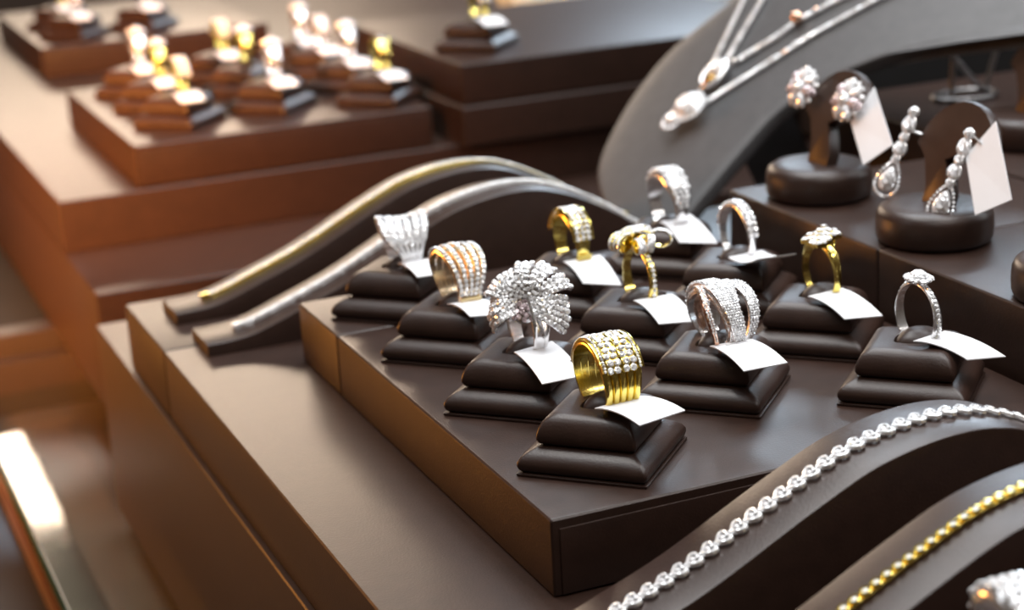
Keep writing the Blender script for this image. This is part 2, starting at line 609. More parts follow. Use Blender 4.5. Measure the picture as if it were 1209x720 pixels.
# ------------------------------------------------------------------ price tags
TAGC = {
    'R4': [(-0.0054, -0.0074, 0.0172), (-0.0001, -0.0226, 0.0164), (0.0149, -0.0191, 0.0164), (0.0083, -0.0051, 0.0172)],
    'R3': [(-0.0051, -0.0065, 0.0172), (-0.0048, -0.025, 0.0132), (0.008, -0.0248, 0.0132), (0.0082, -0.0034, 0.0172)],
    'R7': [(-0.0056, -0.0075, 0.0172), (-0.0057, -0.0267, 0.0155), (0.008, -0.027, 0.0155), (0.007, -0.0076, 0.0172)],
    'R11': [(-0.0046, -0.0068, 0.0172), (0.0059, -0.0175, 0.0128), (0.0164, -0.0207, 0.0128), (0.0079, -0.0042, 0.0172)],
    'R10': [(-0.0069, -0.0062, 0.0172), (-0.0032, -0.0206, 0.0132), (0.008, -0.024, 0.0132), (0.0064, -0.0046, 0.0172)],
    'R6': [(-0.0042, -0.0074, 0.0172), (-0.0025, -0.0207, 0.0130), (0.0084, -0.0245, 0.0130), (0.009, -0.0077, 0.0172)],
    'R5': [(-0.0042, -0.0066, 0.0172), (-0.0035, -0.020, 0.0130), (0.0060, -0.0290, 0.0130), (0.0094, -0.006, 0.0172)],
    'R2': [(-0.0045, -0.0067, 0.0172), (-0.0019, -0.019, 0.0160), (0.0079, -0.0227, 0.0160), (0.0067, -0.0078, 0.0172)],
    'R1': [(-0.0019, -0.0052, 0.0172), (-0.0009, -0.0211, 0.0162), (0.0095, -0.0216, 0.0162), (0.0117, -0.0057, 0.0172)],
    'R8': [(-0.0030, -0.0025, 0.0172), (-0.0034, -0.0176, 0.0132), (0.0070, -0.0260, 0.0132), (0.0108, 0.0010, 0.0172)],
    'R9': [(-0.0054, -0.0065, 0.0172), (-0.0057, -0.0263, 0.0215), (0.0074, -0.0278, 0.0215), (0.0079, -0.0055, 0.0172)]}


def label_sheet(mb, c, bend, n=10, th=0.0003):
    A, B, C_, D = [Vector(q) for q in c]
    ls = []
    for i in range(n + 1):
        t = i / n
        dz = Vector((0, 0, bend * 4 * t * (1 - t)))
        a, d = A.lerp(B, t) + dz, D.lerp(C_, t) + dz
        nn = Vector((0, 0, th))
        ls.append([a, d, d + nn, a + nn])
    loops(mb, ls)


def price_tag(key, label, loop_mat, loop_t=(140, 222), width=0.007, R=0.01045, zc=0.0218, bend=0.0012, dx=0.0025, group='price tags on the near rings'):
    x, y = CTR[key]
    t = empty('price_tag', (x, y, 0.0))
    tag(t, label, 'tag', group)
    mb = MB(); label_sheet(mb, TAGC[key], bend)
    mb.build('paper_label', PAPER, t)
    mb = MB()
    band(mb, 0, R - 0.0003, K(R + 0.0002), K(0), K(width), radians(loop_t[0]), radians(loop_t[1]), 14, 0.2)
    o = mb.build('wrapped_strip', loop_mat, t, loc=(dx, 0.001, zc))
    return t


# ------------------------------------------------------------------ rings
def ring_root(key, label, name='ring', dz=0.0):
    x, y = CTR[key]
    t = empty(name, (x + 0.0025, y + 0.001, 0.0116 + dz))
    return tag(t, label, 'ring', 'rings on the near tray')


RZ = 0.0102  # ring centre above its lowest point

# R4: wide yellow gold band of five wires with stone-set top
r = ring_root('R4', 'wide yellow gold ring of five wires with stone rows on top')
wid = lambda th: 0.0088 + 0.0034 * smooth01((cos(th) + 1) / 2)
for i in range(5):
    f = (i - 2) / 5.0
    mb = MB()
    band(mb, RZ + 0.0006, 0.0092, K(0.0108), lambda th, f=f: f * wid(th), lambda th: wid(th) / 5.3, 0, 2 * pi, 72, 0.75)
    mb.build('gold_wire', GOLD, r, 60)
mb = MB()
band(mb, RZ + 0.0006, 0.0099, K(0.01085), K(0), lambda th: wid(th) * 0.97, radians(-82), radians(66), 40, 0.3)
mb.build('top_plate', GOLD, r)
mb = MB()
for x, sr in ((-0.0051, 0.00045), (-0.0023, 0.0010), (0.0023, 0.0010), (0.0051, 0.00045)):
    pave(mb, RZ + 0.0006, K(0.01115), K(x), K(0.0010 if sr < 0.0006 else 0.0041), radians(-80), radians(64), sr * 1.04)
stuff(mb.build('set_stones', STONE, r, 0))
mb = MB()
for x in (-0.0045, 0.0, 0.0045, 0.0058):
    tube(mb, [rp(0.0110, RZ + 0.0006, radians(a), x) for a in range(-82, 68, 4)], 0.00035, 6)
mb.build('gold_ridge', GOLD, r)

# R7: crossover ring
r = ring_root('R7', 'wide crossover ring with overlapping bands covered in white stones')
specs = [  # x offset top, bottom, width, radius, twist, material
    (0.0056, 0.0026, 0.0036, 0.0102, 0.0014, SILVER), (0.0022, 0.0012, 0.0036, 0.0107, -0.0026, SILVER),
    (-0.0026, 0.0006, 0.0056, 0.0117, 0.0008, SILVER), (-0.0062, -0.0025, 0.0020, 0.0103, -0.0030, ROSE), (-0.0046, -0.0018, 0.0020, 0.0095, 0.0012, SILVER)]
for xt, xb, w_, R_, tw, mt in specs:
    xc = lambda th, xt=xt, xb=xb, tw=tw: lerp(xb, xt, smooth01((cos(th) + 1) / 2)) + tw * sin(th) * (0.4 + 0.6 * (cos(th) > -0.5))
    ww = lambda th, w_=w_: w_ * (0.55 + 0.45 * smooth01((cos(th) + 1) / 2))
    mb = MB(); band(mb, RZ, R_ - 0.0012, K(R_), xc, ww, 0, 2 * pi, 64, 0.3)
    mb.build('crossing_band', mt, r)
    mb = MB(); pave(mb, RZ, K(R_ + 0.0001), xc, ww, radians(-125), radians(106), 0.00040)
    stuff(mb.build('set_stones', STONE, r, 0))

# R2: five-row two-tone ring
r = ring_root('R2', 'five-row ring of gold and white stone lines gathered at the base')
r.scale = (1.03, 1.06, 1.06)
for i in range(5):
    f = (i - 2)
    wave = lambda th, f=f: f * (0.0011 + 0.0013 * smooth01((cos(th) + 0.9) / 1.9)) + 0.0011 * sin(th * 1.2 + f * 0.35) * smooth01((cos(th) + 0.6) / 1.4)
    RR = lambda th, f=f: 0.0100 + 0.0007 * (1 - abs(f) / 2.5) * smooth01(cos(th))
    mb = MB(); band(mb, RZ, 0.0089, RR, wave, K(0.00185), 0, 2 * pi, 64, 0.4)
    mb.build('stone_row_band', CHAMP, r)
    mb = MB(); pave(mb, RZ, lambda th, RR=RR: RR(th) + 0.0001, wave, K(0.0013), radians(-118), radians(102), 0.00080)
    stuff(mb.build('set_stones', STONE, r, 0))

# R1: flared white ring
r = ring_root('R1', 'flared white ring fanning out to pointed stone-covered top')
for i in range(6):
    f = (i - 2.5) / 2.5
    xc = lambda th, f=f: f * (0.0026 + 0.0050 * smooth01((cos(th) + 0.7) / 1.7) ** 1.3) - 0.0022 * sin(th) * smooth01((cos(th) + 0.5) / 1.5)
    RR = lambda th, f=f: 0.0099 + (0.0012 * abs(f)) * smooth01(cos(th)) - 0.0004
    ww = lambda th: 0.0010 + 0.0016 * smooth01((cos(th) + 0.7) / 1.7)
    mb = MB(); band(mb, RZ, 0.0088, RR, xc, ww, 0, 2 * pi, 56, 0.3)
    mb.build('fan_band', SILVER, r)
    mb = MB(); pave(mb, RZ, lambda th, RR=RR: RR(th) + 0.0001, xc, ww, radians(-115), radians(106), 0.00052)
    stuff(mb.build('set_stones', STONE, r, 0))

# R5: gold ring with domed stone top
r = ring_root('R5', 'yellow gold ring with a domed triple row of white stones')
ww = lambda th: 0.0040 + 0.0032 * smooth01((cos(th) + 0.4) / 1.4)
RR = lambda th: 0.0100 + 0.0012 * smooth01(cos(th))
mb = MB(); band(mb, RZ, 0.0088, RR, K(0), ww, 0, 2 * pi, 64, 0.45)
mb.build('shank', GOLD, r, 60)
mb = MB()
for x in (-0.0020, 0.0, 0.0020):
    pave(mb, RZ, lambda th: RR(th) + 0.0002, K(x), K(0.0018), radians(-72), radians(72), 0.00098)
stuff(mb.build('set_stones', STONE, r, 0))
mb = MB()
for x in (-0.0033, 0.0033):
    tube(mb, [rp(RR(radians(a)) + 0.0001, RZ, radians(a), x) for a in range(-76, 77, 4)], 0.0005, 6)
mb.build('gold_border', GOLD, r)

# R6: bow ring
r = ring_root('R6', 'yellow gold ring with looped ribbon bow on top')
mb = MB(); band(mb, RZ, 0.0089, K(0.0100), K(0), lambda th: 0.0026 + 0.0012 * smooth01(-cos(th)), 0, 2 * pi, 64, 0.45)
mb.build('shank', GOLD, r, 60)
mb = MB()
for s in (1, -1):
    for a in range(38, 112, 9):
        th = radians(a * s)
        stone(mb, rp(0.0101, RZ, th, 0), (0, -sin(th), cos(th)), 0.00085, 4, 0.05)
stuff(mb.build('shank_stones', STONE, r, 0))
zt = RZ + 0.0122
for cx, cy, cz, rad, w_, rz, tiltx in ((-0.0068, -0.0012, 0.0002, 0.0030, 0.0046, 0.5, 0.1), (-0.0026, 0.0010, 0.0012, 0.0027, 0.0036, 0.2, 0.5),
                                       (-0.0018, -0.0040, -0.0012, 0.0023, 0.0024, 1.45, 0.0), (0.0020, -0.0036, -0.0008, 0.0025, 0.0022, 1.2, 0.2),
                                       (0.0018, 0.0016, 0.0010, 0.0026, 0.0036, -0.3, 0.4), (0.0074, -0.0005, -0.0006, 0.0028, 0.0028, -0.6, 0.0)):
    M = Matrix.Translation((cx, cy, zt + cz)) @ Matrix.Rotation(rz, 4, 'Z') @ Matrix.Rotation(tiltx, 4, 'X')
    mb = MB()
    P, Nn = [], []
    for j in range(25):
        a = 2 * pi * j / 24
        P.append(M @ Vector((rad * 1.15 * cos(a), 0, rad * 0.85 * sin(a))))
        Nn.append(M.to_3x3() @ Vector((cos(a), 0, sin(a))))
    strip(mb, P, Nn, [w_] * 25, 0.0004)
    lo = mb.build('bow_loop', GOLD, r, 60)
    mb = MB()
    for j in range(1, 24):
        a = 2 * pi * j / 24
        for q in (-0.33, 0.0, 0.33):
            stone(mb, M @ Vector((rad * 1.15 * cos(a) + 0.0004 * cos(a), q * w_, rad * 0.85 * sin(a) + 0.0004 * sin(a))), M.to_3x3() @ Vector((cos(a), 0, sin(a))), 0.00058, 6, 0.2)
    stuff(mb.build('loop_stones', STONE, lo, 0))
mb = MB()
lathe(mb, [(0.0002, -0.0014), (0.0012, -0.0009), (0.0015, 0.0), (0.0012, 0.0009), (0.0002, 0.0014)], 12)
mb.build('bow_knot', GOLD, r, 60, loc=(0.0, -0.0015, zt))

# R8: silver dome ring
r = ring_root('R8', 'wide silver dome ring studded with white stones, farthest in its row')
r.scale = (1.1, 1.12, 1.12)
ww = lambda th: 0.0042 + 0.0042 * smooth01((cos(th) + 0.2) / 1.2)
RR = lambda th: 0.0100 + 0.0013 * smooth01(cos(th))
mb = MB(); band(mb, RZ, 0.0089, RR, K(0), ww, 0, 2 * pi, 64, 0.6)
mb.build('shank', SILVER, r, 60)
mb = MB(); pave(mb, RZ, lambda th: RR(th) - 0.0001, K(0), lambda th: ww(th) * 0.9, radians(-85), radians(85), 0.00085)
stuff(mb.build('set_stones', STONE, r, 0))

# R9: slim silver ring
r = ring_root('R9', 'slim silver ring half set with round white stones')
r.scale = (1.05, 1.08, 1.08)
mb = MB(); band(mb, RZ, 0.0089, K(0.0099), K(0), lambda th: 0.0022 + 0.0016 * smooth01(cos(th) + 0.3), 0, 2 * pi, 64, 0.5)
mb.build('shank', SILVER, r, 60)
mb = MB()
for x in (-0.00095, 0.00095):
    pave(mb, RZ, K(0.0102), K(x), K(0.0018), radians(-80), radians(80), 0.00092)
stuff(mb.build('set_stones', STONE, r, 0))

# R10: gold ring, stepped cluster
r = ring_root('R10', 'yellow gold ring with a square slanting cluster of white stones')
mb = MB(); band(mb, RZ, 0.0089, lambda th: 0.0099 + 0.0012 * smooth01(cos(th) - 0.1), K(0), lambda th: 0.0022 + 0.0012 * smooth01(cos(th)), 0, 2 * pi, 64, 0.45)
mb.build('shank', GOLD, r, 60)
mb = MB()
mg = MB()
for i in range(5):
    for j in range(5):
        x = (i - 2) * 0.0020
        y = (j - 2) * 0.0020 + (i - 2) * 0.0004
        z = RZ + 0.0116 - 0.030 * (y * y) * 3 + 0.0005 * ((i * 2 + j) % 3 == 0) + 0.0005 * (i - 2)
        stone(mb, (x, y, z), (0.1 * (i - 2), 0.15 * (j - 2), 1), 0.00112, 8, 0.12)
        mg.add([(x + a * 0.00085, y + b * 0.00085, z + c) for c in (-0.0016, -0.0002) for a, b in ((-1, -1), (1, -1), (1, 1), (-1, 1))],
               [(3, 2, 1, 0), (4, 5, 6, 7), (0, 1, 5, 4), (1, 2, 6, 5), (2, 3, 7, 6), (3, 0, 4, 7)])
stuff(mb.build('cluster_stones', STONE, r, 0))
stuff(mg.build('stone_settings', GOLD, r, 0))
mb = MB()
for s in (-1, 1):
    tube(mb, [(s * 0.0008, -0.0050, RZ + 0.0086), (s * 0.0026, -0.0034, RZ + 0.0100), (s * 0.0040, 0, RZ + 0.0106), (s * 0.0026, 0.0034, RZ + 0.0100), (s * 0.0008, 0.0050, RZ + 0.0086)], 0.0005, 8)
mb.build('gallery_wire', GOLD, r, 60)

# R11: solitaire with halo
r = ring_root('R11', 'silver solitaire ring with a haloed round stone')
mb = MB(); band(mb, RZ, 0.0090, K(0.0099), K(0), lambda th: 0.0021 + 0.0010 * smooth01((1 - cos(th)) / 2), 0, 2 * pi, 72, 0.4)
mb.build('shank', SILVER, r, 60)
mb = MB(); pave(mb, RZ, K(0.01), K(0), K(0.0010), radians(22), radians(115), 0.00072); pave(mb, RZ, K(0.01), K(0), K(0.0010), radians(-115), radians(-22), 0.00072)
stuff(mb.build('shank_stones', STONE, r, 0))
hc = Vector((0, 0, RZ + 0.0112))
mb = MB(); gem(mb, hc + Vector((0, 0, 0.0004)), (0, 1, 0), (0, -0.05, 1), 0.0028, 0.0027, 0.0014, 12)
o = mb.build('centre_stone', STONE, r, 0); o['label'] = 'large round centre stone'
mb = MB()
for j in range(13):
    a = 2 * pi * j / 13
    stone(mb, hc + Vector((0.0032 * cos(a), 0.0042 * sin(a), -0.0001)), (0.25 * cos(a), 0.25 * sin(a), 1), 0.00105, 7, 0.1)
stuff(mb.build('halo_stones', STONE, r, 0))
mb = MB()
tube(mb, [hc + Vector((0.0029 * cos(2 * pi * j / 24), 0.0038 * sin(2 * pi * j / 24), -0.0008)) for j in range(24)], 0.0006, 6, True)
for a in (45, 135, 225, 315):
    tube(mb, [hc + Vector((0.0006 * cos(radians(a)), 0.001 * sin(radians(a)), -0.0024)), hc + Vector((0.0024 * cos(radians(a)), 0.0024 * sin(radians(a)), 0.0012))], 0.00028, 6)
mb.build('stone_setting', SILVER, r)

# R3: large flower ring
r = ring_root('R3', 'large silver flower ring with fanned stone-set petals')
mb = MB(); band(mb, RZ, 0.0088, K(0.0100), K(0), lambda th: 0.0032 + 0.0012 * smooth01((cos(th) + 1) / 2), 0, 2 * pi, 64, 0.3)
mb.build('shank', SILVER, r, 50)
mb = MB()
for s in (1, -1):
    for x in (-0.0016, 0.0016):
        tube(mb, [rp(0.0100, RZ, radians(s * 112), x), rp(0.0118, RZ + 0.001, radians(s * 78), x * 1.3), rp(0.0122, RZ + 0.002, radians(s * 40), x * 1.6)], 0.0005, 7)
mb.build('shoulder_wire', SILVER, r)
ax = Vector((-0.45, -0.75, 0.45)).normalized()
u_ = ax.cross(Vector((0, 0, 1))).normalized()
w_ = u_.cross(ax)
fc = Vector((-0.0030, -0.0052, RZ + 0.0072))
NP = 9
for i in range(NP):
    a = radians(-22 + 222 * i / (NP - 1))
    d = u_ * cos(a) + w_ * sin(a)
    L = 0.0078 + 0.0034 * max(0.0, sin(a)) + (0.0022 if cos(a) < -0.3 else 0.0)
    L *= 1.0 + 0.05 * (-1) ** i
    P, Nn, Wd = [], [], []
    for j in range(10):
        t = j / 9
        rad = 0.0014 + L * sin(t * 1.35) / sin(1.35)
        hgt = 0.0040 * sin(pi * t * 0.85) - 0.0062 * t * t
        P.append(fc + d * rad + ax * hgt)
        Nn.append((ax * (1 - 0.55 * t) + d * (0.75 * t)).normalized())
        Wd.append(0.0014 + 0.0044 * t ** 0.7)
    mb = MB(); strip(mb, P, Nn, Wd, 0.0009)
    pt = mb.build('petal', SILVER, r)
    mb = MB()
    sd_ = d.cross(ax).normalized()
    for j in range(1, 10):
        for q in ((-0.34, 0.0, 0.34) if Wd[j] > 0.0036 else ((-0.28, 0.28) if Wd[j] > 0.002 else (0,))):
            rr = 0.00095 if Wd[j] > 0.0030 else 0.0007
            stone(mb, P[j] + Nn[j] * 0.0011 + sd_ * (q * Wd[j]), Nn[j], rr, 7, 0.35)
        if j < 9:
            stone(mb, (P[j] + P[j + 1]) / 2 + Nn[j] * 0.0012, Nn[j], 0.0007, 6, 0.35)
    stuff(mb.build('petal_stones', STONE, pt, 0))
mb = MB()
lathe(mb, [(0.0003, -0.003), (0.0034, -0.0026), (0.0042, -0.0008), (0.0036, 0.0008), (0.0004, 0.0016)], 20)
M_ = Matrix((u_, w_, ax)).transposed().to_4x4(); M_.translation = fc
mb.v = [tuple(M_ @ Vector(v)) for v in mb.v]
mb.build('flower_cup', SILVER, r)
mb = MB()
for i in range(22):
    a = i * 2.399
    q = 0.00088 * sqrt(i)
    stone(mb, fc + (u_ * cos(a) + w_ * sin(a)) * q + ax * (0.0020 - q * 0.28), ax, 0.00085, 7, 0.3)
o = stuff(mb.build('flower_centre_stones', STONE_P, r, 0)); o['label'] = 'pinkish stones at the flower centre'

price_tag('R1', 'white paper tag below the flared white ring', PAPER, (108, 215), 0.0058, 0.0108)
price_tag('R2', 'white paper tag on a cream strip below the five-row ring', PAPER_C, (104, 205), 0.0068, 0.0113)
price_tag('R3', 'white paper tag below the large flower ring', PAPER, (125, 200), 0.0048, 0.0106)
price_tag('R4', 'white paper tag below the wide yellow gold ring', PAPER, (165, 238), 0.0078, 0.0112, 0.0224)
price_tag('R5', 'white paper tag on a yellow strip below the domed gold ring', PAPER_Y, (104, 205), 0.0050, 0.0108)
price_tag('R6', 'white paper tag below the gold bow ring', PAPER_Y, (125, 190), 0.0040, 0.0106)
price_tag('R7', 'white paper tag below the crossover stone ring', PAPER, (108, 205), 0.0088, 0.0121)
price_tag('R8', 'white paper tag below the silver dome ring', PAPER, (112, 205), 0.0054, 0.0106)
price_tag('R9', 'white paper tag seen edge-on below the slim silver ring', PAPER, (130, 232), 0.0030, 0.0105, bend=-0.0015)
price_tag('R10', 'white paper tag below the gold square-cluster ring', PAPER_Y, (128, 190), 0.0030, 0.0105)
price_tag('R11', 'white paper tag below the silver solitaire ring', PAPER, (130, 185), 0.0026, 0.0105)


# ------------------------------------------------------------------ bracelet ramps and bracelets
PROF = [(0.0, 0.0045), (0.008, 0.0046), (0.0175, 0.0058), (0.035, 0.0118), (0.053, 0.0186), (0.082, 0.0325), (0.100, 0.0398),
        (0.122, 0.0430), (0.140, 0.0402), (0.162, 0.0295), (0.175, 0.0205), (0.190, 0.0125), (0.203, 0.0085)]


def hprof(s):
    P = PROF
    s = max(P[0][0], min(P[-1][0], s))
    for i in range(len(P) - 1):
        if s <= P[i + 1][0]:
            break
    n = len(P)
    def slope(k):
        if k == 0 or k == n - 1:
            return 0.0
        return (P[k + 1][1] - P[k - 1][1]) / (P[k + 1][0] - P[k - 1][0])
    h = P[i + 1][0] - P[i][0]
    t = (s - P[i][0]) / h
    return ((2 * t ** 3 - 3 * t ** 2 + 1) * P[i][1] + (t ** 3 - 2 * t ** 2 + t) * h * slope(i) + (-2 * t ** 3 + 3 * t ** 2) * P[i + 1][1] + (t ** 3 - t ** 2) * h * slope(i + 1))


RW = 0.0232


def make_ramp(x0, y0, label):
    mb = MB()
    N = 70
    L = PROF[-1][0]
    ls = []
    e = 0.0007
    for i in range(N + 1):
        s = L * i / N
        z = hprof(s)
        ls.append([(s, 0, 0), (s, 0, z - e), (s, e * 0.3, z - e * 0.3), (s, e, z), (s, RW - e, z), (s, RW - e * 0.3, z - e * 0.3), (s, RW, z - e), (s, RW, 0)])
    loops(mb, ls)
    o = mb.build('bracelet_ramp', LEATHER, loc=(x0, y0, Z1))
    return tag(o, label, 'bracelet stand', 'curved bracelet ramps')


RAMPS = [(0.1355, 0.6640, 'far curved ramp under the yellow gold bracelet with blurred stones'),
         (0.1365, 0.6202, 'curved ramp under the pale silver bracelet behind the ring cushions'),
         (0.1300, 0.3370, 'curved ramp in front under the silver heart-link bracelet'),
         (0.1345, 0.2925, 'curved ramp in front under the narrow gold bracelet'),
         (0.1345, 0.2485, 'nearest curved ramp at the lower right corner')]
for a in RAMPS:
    make_ramp(*a)


def ramp_path(k, s0, s1, step):
    """arc-length spaced frames along a ramp's centre line: point, tangent, normal"""
    x0, y0, _ = RAMPS[k]
    out = []
    s = s0
    while s < s1:
        d = 0.0005
        t = Vector((2 * d, 0, hprof(s + d) - hprof(s - d))).normalized()
        out.append((Vector((x0 + s, y0 + RW / 2, Z1 + hprof(s))), t, Vector((-t.z, 0, t.x))))
        s += step * t.x
    return out


# silver heart-link bracelet: every link a part with its stone
def heart_outline(k=18):
    pts = []
    for j in range(k):
        a = 2 * pi * j / k
        x = 16 * sin(a) ** 3
        y = 13 * cos(a) - 5 * cos(2 * a) - 2 * cos(3 * a) - cos(4 * a)
        pts.append((y / 17.0, x / 17.0))
    return pts


HP = heart_outline()
mb = MB()
so, si, hh = 0.00285, 0.00175, 0.0014
ls = [[(x * so, y * so, 0.0004) for x, y in HP], [(x * so, y * so, hh * 0.85) for x, y in HP], [(x * so * 0.92, y * so * 0.92, hh) for x, y in HP],
      [(x * si * 1.08, y * si * 1.08, hh) for x, y in HP], [(x * si, y * si, hh * 0.85) for x, y in HP], [(x * si, y * si, 0.0004) for x, y in HP]]
loops(mb, ls + [ls[0]], False, False)
tube(mb, [(0.0015, 0, 0.0007), (0.0026, 0, 0.0007), (0.0031, 0.0004, 0.0007), (0.0026, 0.0008, 0.0007)], 0.0003, 5)
HEART = mb.mesh('heart_link'); HEART.materials.append(RHODIUM)
mb = MB(); gem(mb, (-0.0003, 0, 0.0009), (1, 0, 0), (0, 0, 1), 0.00095, 0.00095, 0.0008, 8)
HSTONE = mb.mesh('link_stone', 0); HSTONE.materials.append(STONE)


def frame_matrix(p, t, n):
    s = n.cross(t)
    M_ = Matrix((t, s, n)).transposed().to_4x4()
    M_.translation = p
    return M_


br = empty('bracelet', (RAMPS[2][0] + 0.02, RAMPS[2][1] + RW / 2, Z1 + 0.006))
tag(br, 'silver bracelet of heart-shaped stone links on the front ramp', 'bracelet', 'bracelets on ramps')
for i, (p, t, n) in enumerate(ramp_path(2, 0.014, 0.196, 0.0044)):
    o = bpy.data.objects.new('heart_link', HEART); COL.objects.link(o); o.parent = br
    o.matrix_local = Matrix.Translation(-br.location) @ frame_matrix(p + n * 0.0002, t, n)
    q = bpy.data.objects.new('link_stone', HSTONE); COL.objects.link(q); q.parent = o

# narrow gold bracelet
mb = MB()
rbox(mb, (-0.00155, -0.0012, 0.0002), (0.00155, 0.0012, 0.0012), 0.0003, 1)
tube(mb, [(0.00115 * cos(2 * pi * j / 14), 0.00115 * sin(2 * pi * j / 14), 0.0015) for j in range(14)], 0.00042, 6, True)
tube(mb, [(0.0013, 0, 0.0006), (0.0019, 0, 0.0006)], 0.0005, 6)
GLINK = mb.mesh('gold_link'); GLINK.materials.append(GOLD)
mb = MB(); gem(mb, (0, 0, 0.0014), (1, 0, 0), (0, 0, 1), 0.00092, 0.00092, 0.0006, 8)
GSTONE = mb.mesh('link_stone', 0); GSTONE.materials.append(STONE)
br = empty('bracelet', (RAMPS[3][0] + 0.02, RAMPS[3][1] + RW / 2, Z1 + 0.006))
tag(br, 'narrow yellow gold bracelet with small stones on the front right ramp', 'bracelet', 'bracelets on ramps')
for i, (p, t, n) in enumerate(ramp_path(3, 0.014, 0.196, 0.0031)):
    o = bpy.data.objects.new('gold_link', GLINK); COL.objects.link(o); o.parent = br
    o.matrix_local = Matrix.Translation(-br.location) @ frame_matrix(p, t, n)
    q = bpy.data.objects.new('link_stone', GSTONE); COL.objects.link(q); q.parent = o


def far_bracelet(k, base_m, label, w, s0=0.0165):
    fr = ramp_path(k, s0, 0.196, 0.0013)
    o0 = Vector((RAMPS[k][0] + s0, RAMPS[k][1] + RW / 2, Z1 + 0.006))
    b = empty('bracelet', o0)
    tag(b, label, 'bracelet', 'bracelets on ramps')
    mb = MB()
    strip(mb, [p - o0 + n * 0.0002 for p, t, n in fr], [n for p, t, n in fr], [w] * len(fr), 0.0012)
    mb.build('woven_band', base_m, b)
    mb = MB()
    for p, t, n in fr:
        for q in (-0.17, 0.17):
            stone(mb, p - o0 + n * 0.0016 + Vector((0, q * w, 0)), n, 0.00072, 6, 0.3)
    stuff(mb.build('set_stones', STONE_F, b, 0))
    mb = MB()
    p, t, n = fr[0]
    M_ = frame_matrix(p - o0 + n * 0.001 - t * 0.0016, t, n)
    lathe_pts = MB(); rbox(lathe_pts, (-0.0022, -w * 0.45, -0.0009), (0.0012, w * 0.45, 0.0011), 0.0004, 2)
    mb.add([M_ @ Vector(v) for v in lathe_pts.v], lathe_pts.f)
    mb.build('clasp', base_m, b)
    p, t, n = fr[-1]
    M_ = frame_matrix(p - o0 + n * 0.001 + t * 0.0016, t, n)
    mb = MB(); mb.add([M_ @ Vector(v) for v in lathe_pts.v], lathe_pts.f)
    mb.build('clasp', base_m, b)
    return b


far_bracelet(0, GOLD, 'gold-edged bracelet with white stones on the farthest ramp', 0.0040)
far_bracelet(1, RHODIUM, 'pale silver braided bracelet on the second far ramp', 0.0036)

# ring on the nearest ramp, lower right corner
s = 0.0735
x0, y0, _ = RAMPS[4]
zt = Z1 + hprof(s)
r = empty('ring', (x0 + s, y0 + RW / 2 + 0.001, zt - 0.0022))
r.scale = (1.3, 1.3, 1.3)
tag(r, 'blurred white stone-covered ring at the lower right corner', 'ring')
ww = lambda th: 0.0050 + 0.0030 * smooth01(cos(th))
mb = MB(); band(mb, 0.0072, 0.0060, lambda th: 0.0072 + 0.0012 * smooth01(cos(th)), K(0), ww, 0, 2 * pi, 48, 0.5)
mb.build('shank', SILVER, r, 60)
mb = MB(); pave(mb, 0.0072, lambda th: 0.0073 + 0.0012 * smooth01(cos(th)), K(0), lambda th: ww(th) * 0.92, radians(-95), radians(95), 0.00085)
stuff(mb.build('set_stones', STONE, r, 0))


# ------------------------------------------------------------------ earring stands and earrings
LEAN = radians(25)


def stand_point(base, w_, v_, out=0.0):
    """point on a stand's leaning face: w_ along +y, v_ up the face, out towards the customers (-x)"""
    return Vector(base) + Vector((v_ * sin(LEAN) - out * cos(LEAN), w_, 0.012 + v_ * cos(LEAN) + out * sin(LEAN)))


def make_stand(x, y, z, label):
    t = empty('earring_stand', (x, y, z))
    tag(t, label, 'earring stand', 'black earring stands')
    mb = MB()
    lathe(mb, [(0.0165, 0), (0.0180, 0.0006), (0.0187, 0.0022), (0.0189, 0.0055), (0.0187, 0.0088), (0.0178, 0.0108), (0.0160, 0.0119), (0.0120, 0.0123), (0.0004, 0.0124)], 56)
    mb.build('round_base', LEATHER, t, 50)
    # paddle outline in (w, v)
    out = [(-0.0085, -0.004), (-0.0075, 0.004), (-0.0035, 0.0100), (0.0005, 0.0140), (-0.004, 0.0165), (-0.0125, 0.0172), (-0.0190, 0.0190), (-0.0207, 0.0222)]
    for j in range(1, 15):
        a = radians(-22 + 205 * j / 15)
        out.append((-0.0014 - 0.0193 * cos(a), 0.0160 + 0.0185 * max(sin(a), -0.2)))
    out += [(0.0178, 0.0170), (0.0150, 0.0155), (0.0118, 0.0135), (0.0085, 0.0090), (0.0050, 0.0035), (0.0035, -0.004)]
    th = 0.0022
    ls = []
    cx = sum(p[0] for p in out) / len(out); cy = sum(p[1] for p in out) / len(out)
    for sc, o_ in ((0.965, -th), (1.0, -th * 0.6), (1.0, th * 0.6), (0.965, th)):
        ls.append([stand_point((0, 0, 0), cx + (a - cx) * sc, cy + (b - cy) * sc, o_) for a, b in out])
    mb = MB(); loops(mb, ls)
    mb.build('arched_paddle', LEATHER, t, 50)
    return t


make_stand(0.3472, 0.5508, 0.0215, 'black earring stand holding the two flower studs')
make_stand(0.3464, 0.4804, 0.0215, 'black earring stand holding the two drop earrings')
make_stand(0.3440, 0.4075, 0.0215, 'black earring stand cut off by the right edge')
make_stand(0.4560, 0.5740, 0.0215, 'blurred black round stand behind the drop earring stand')


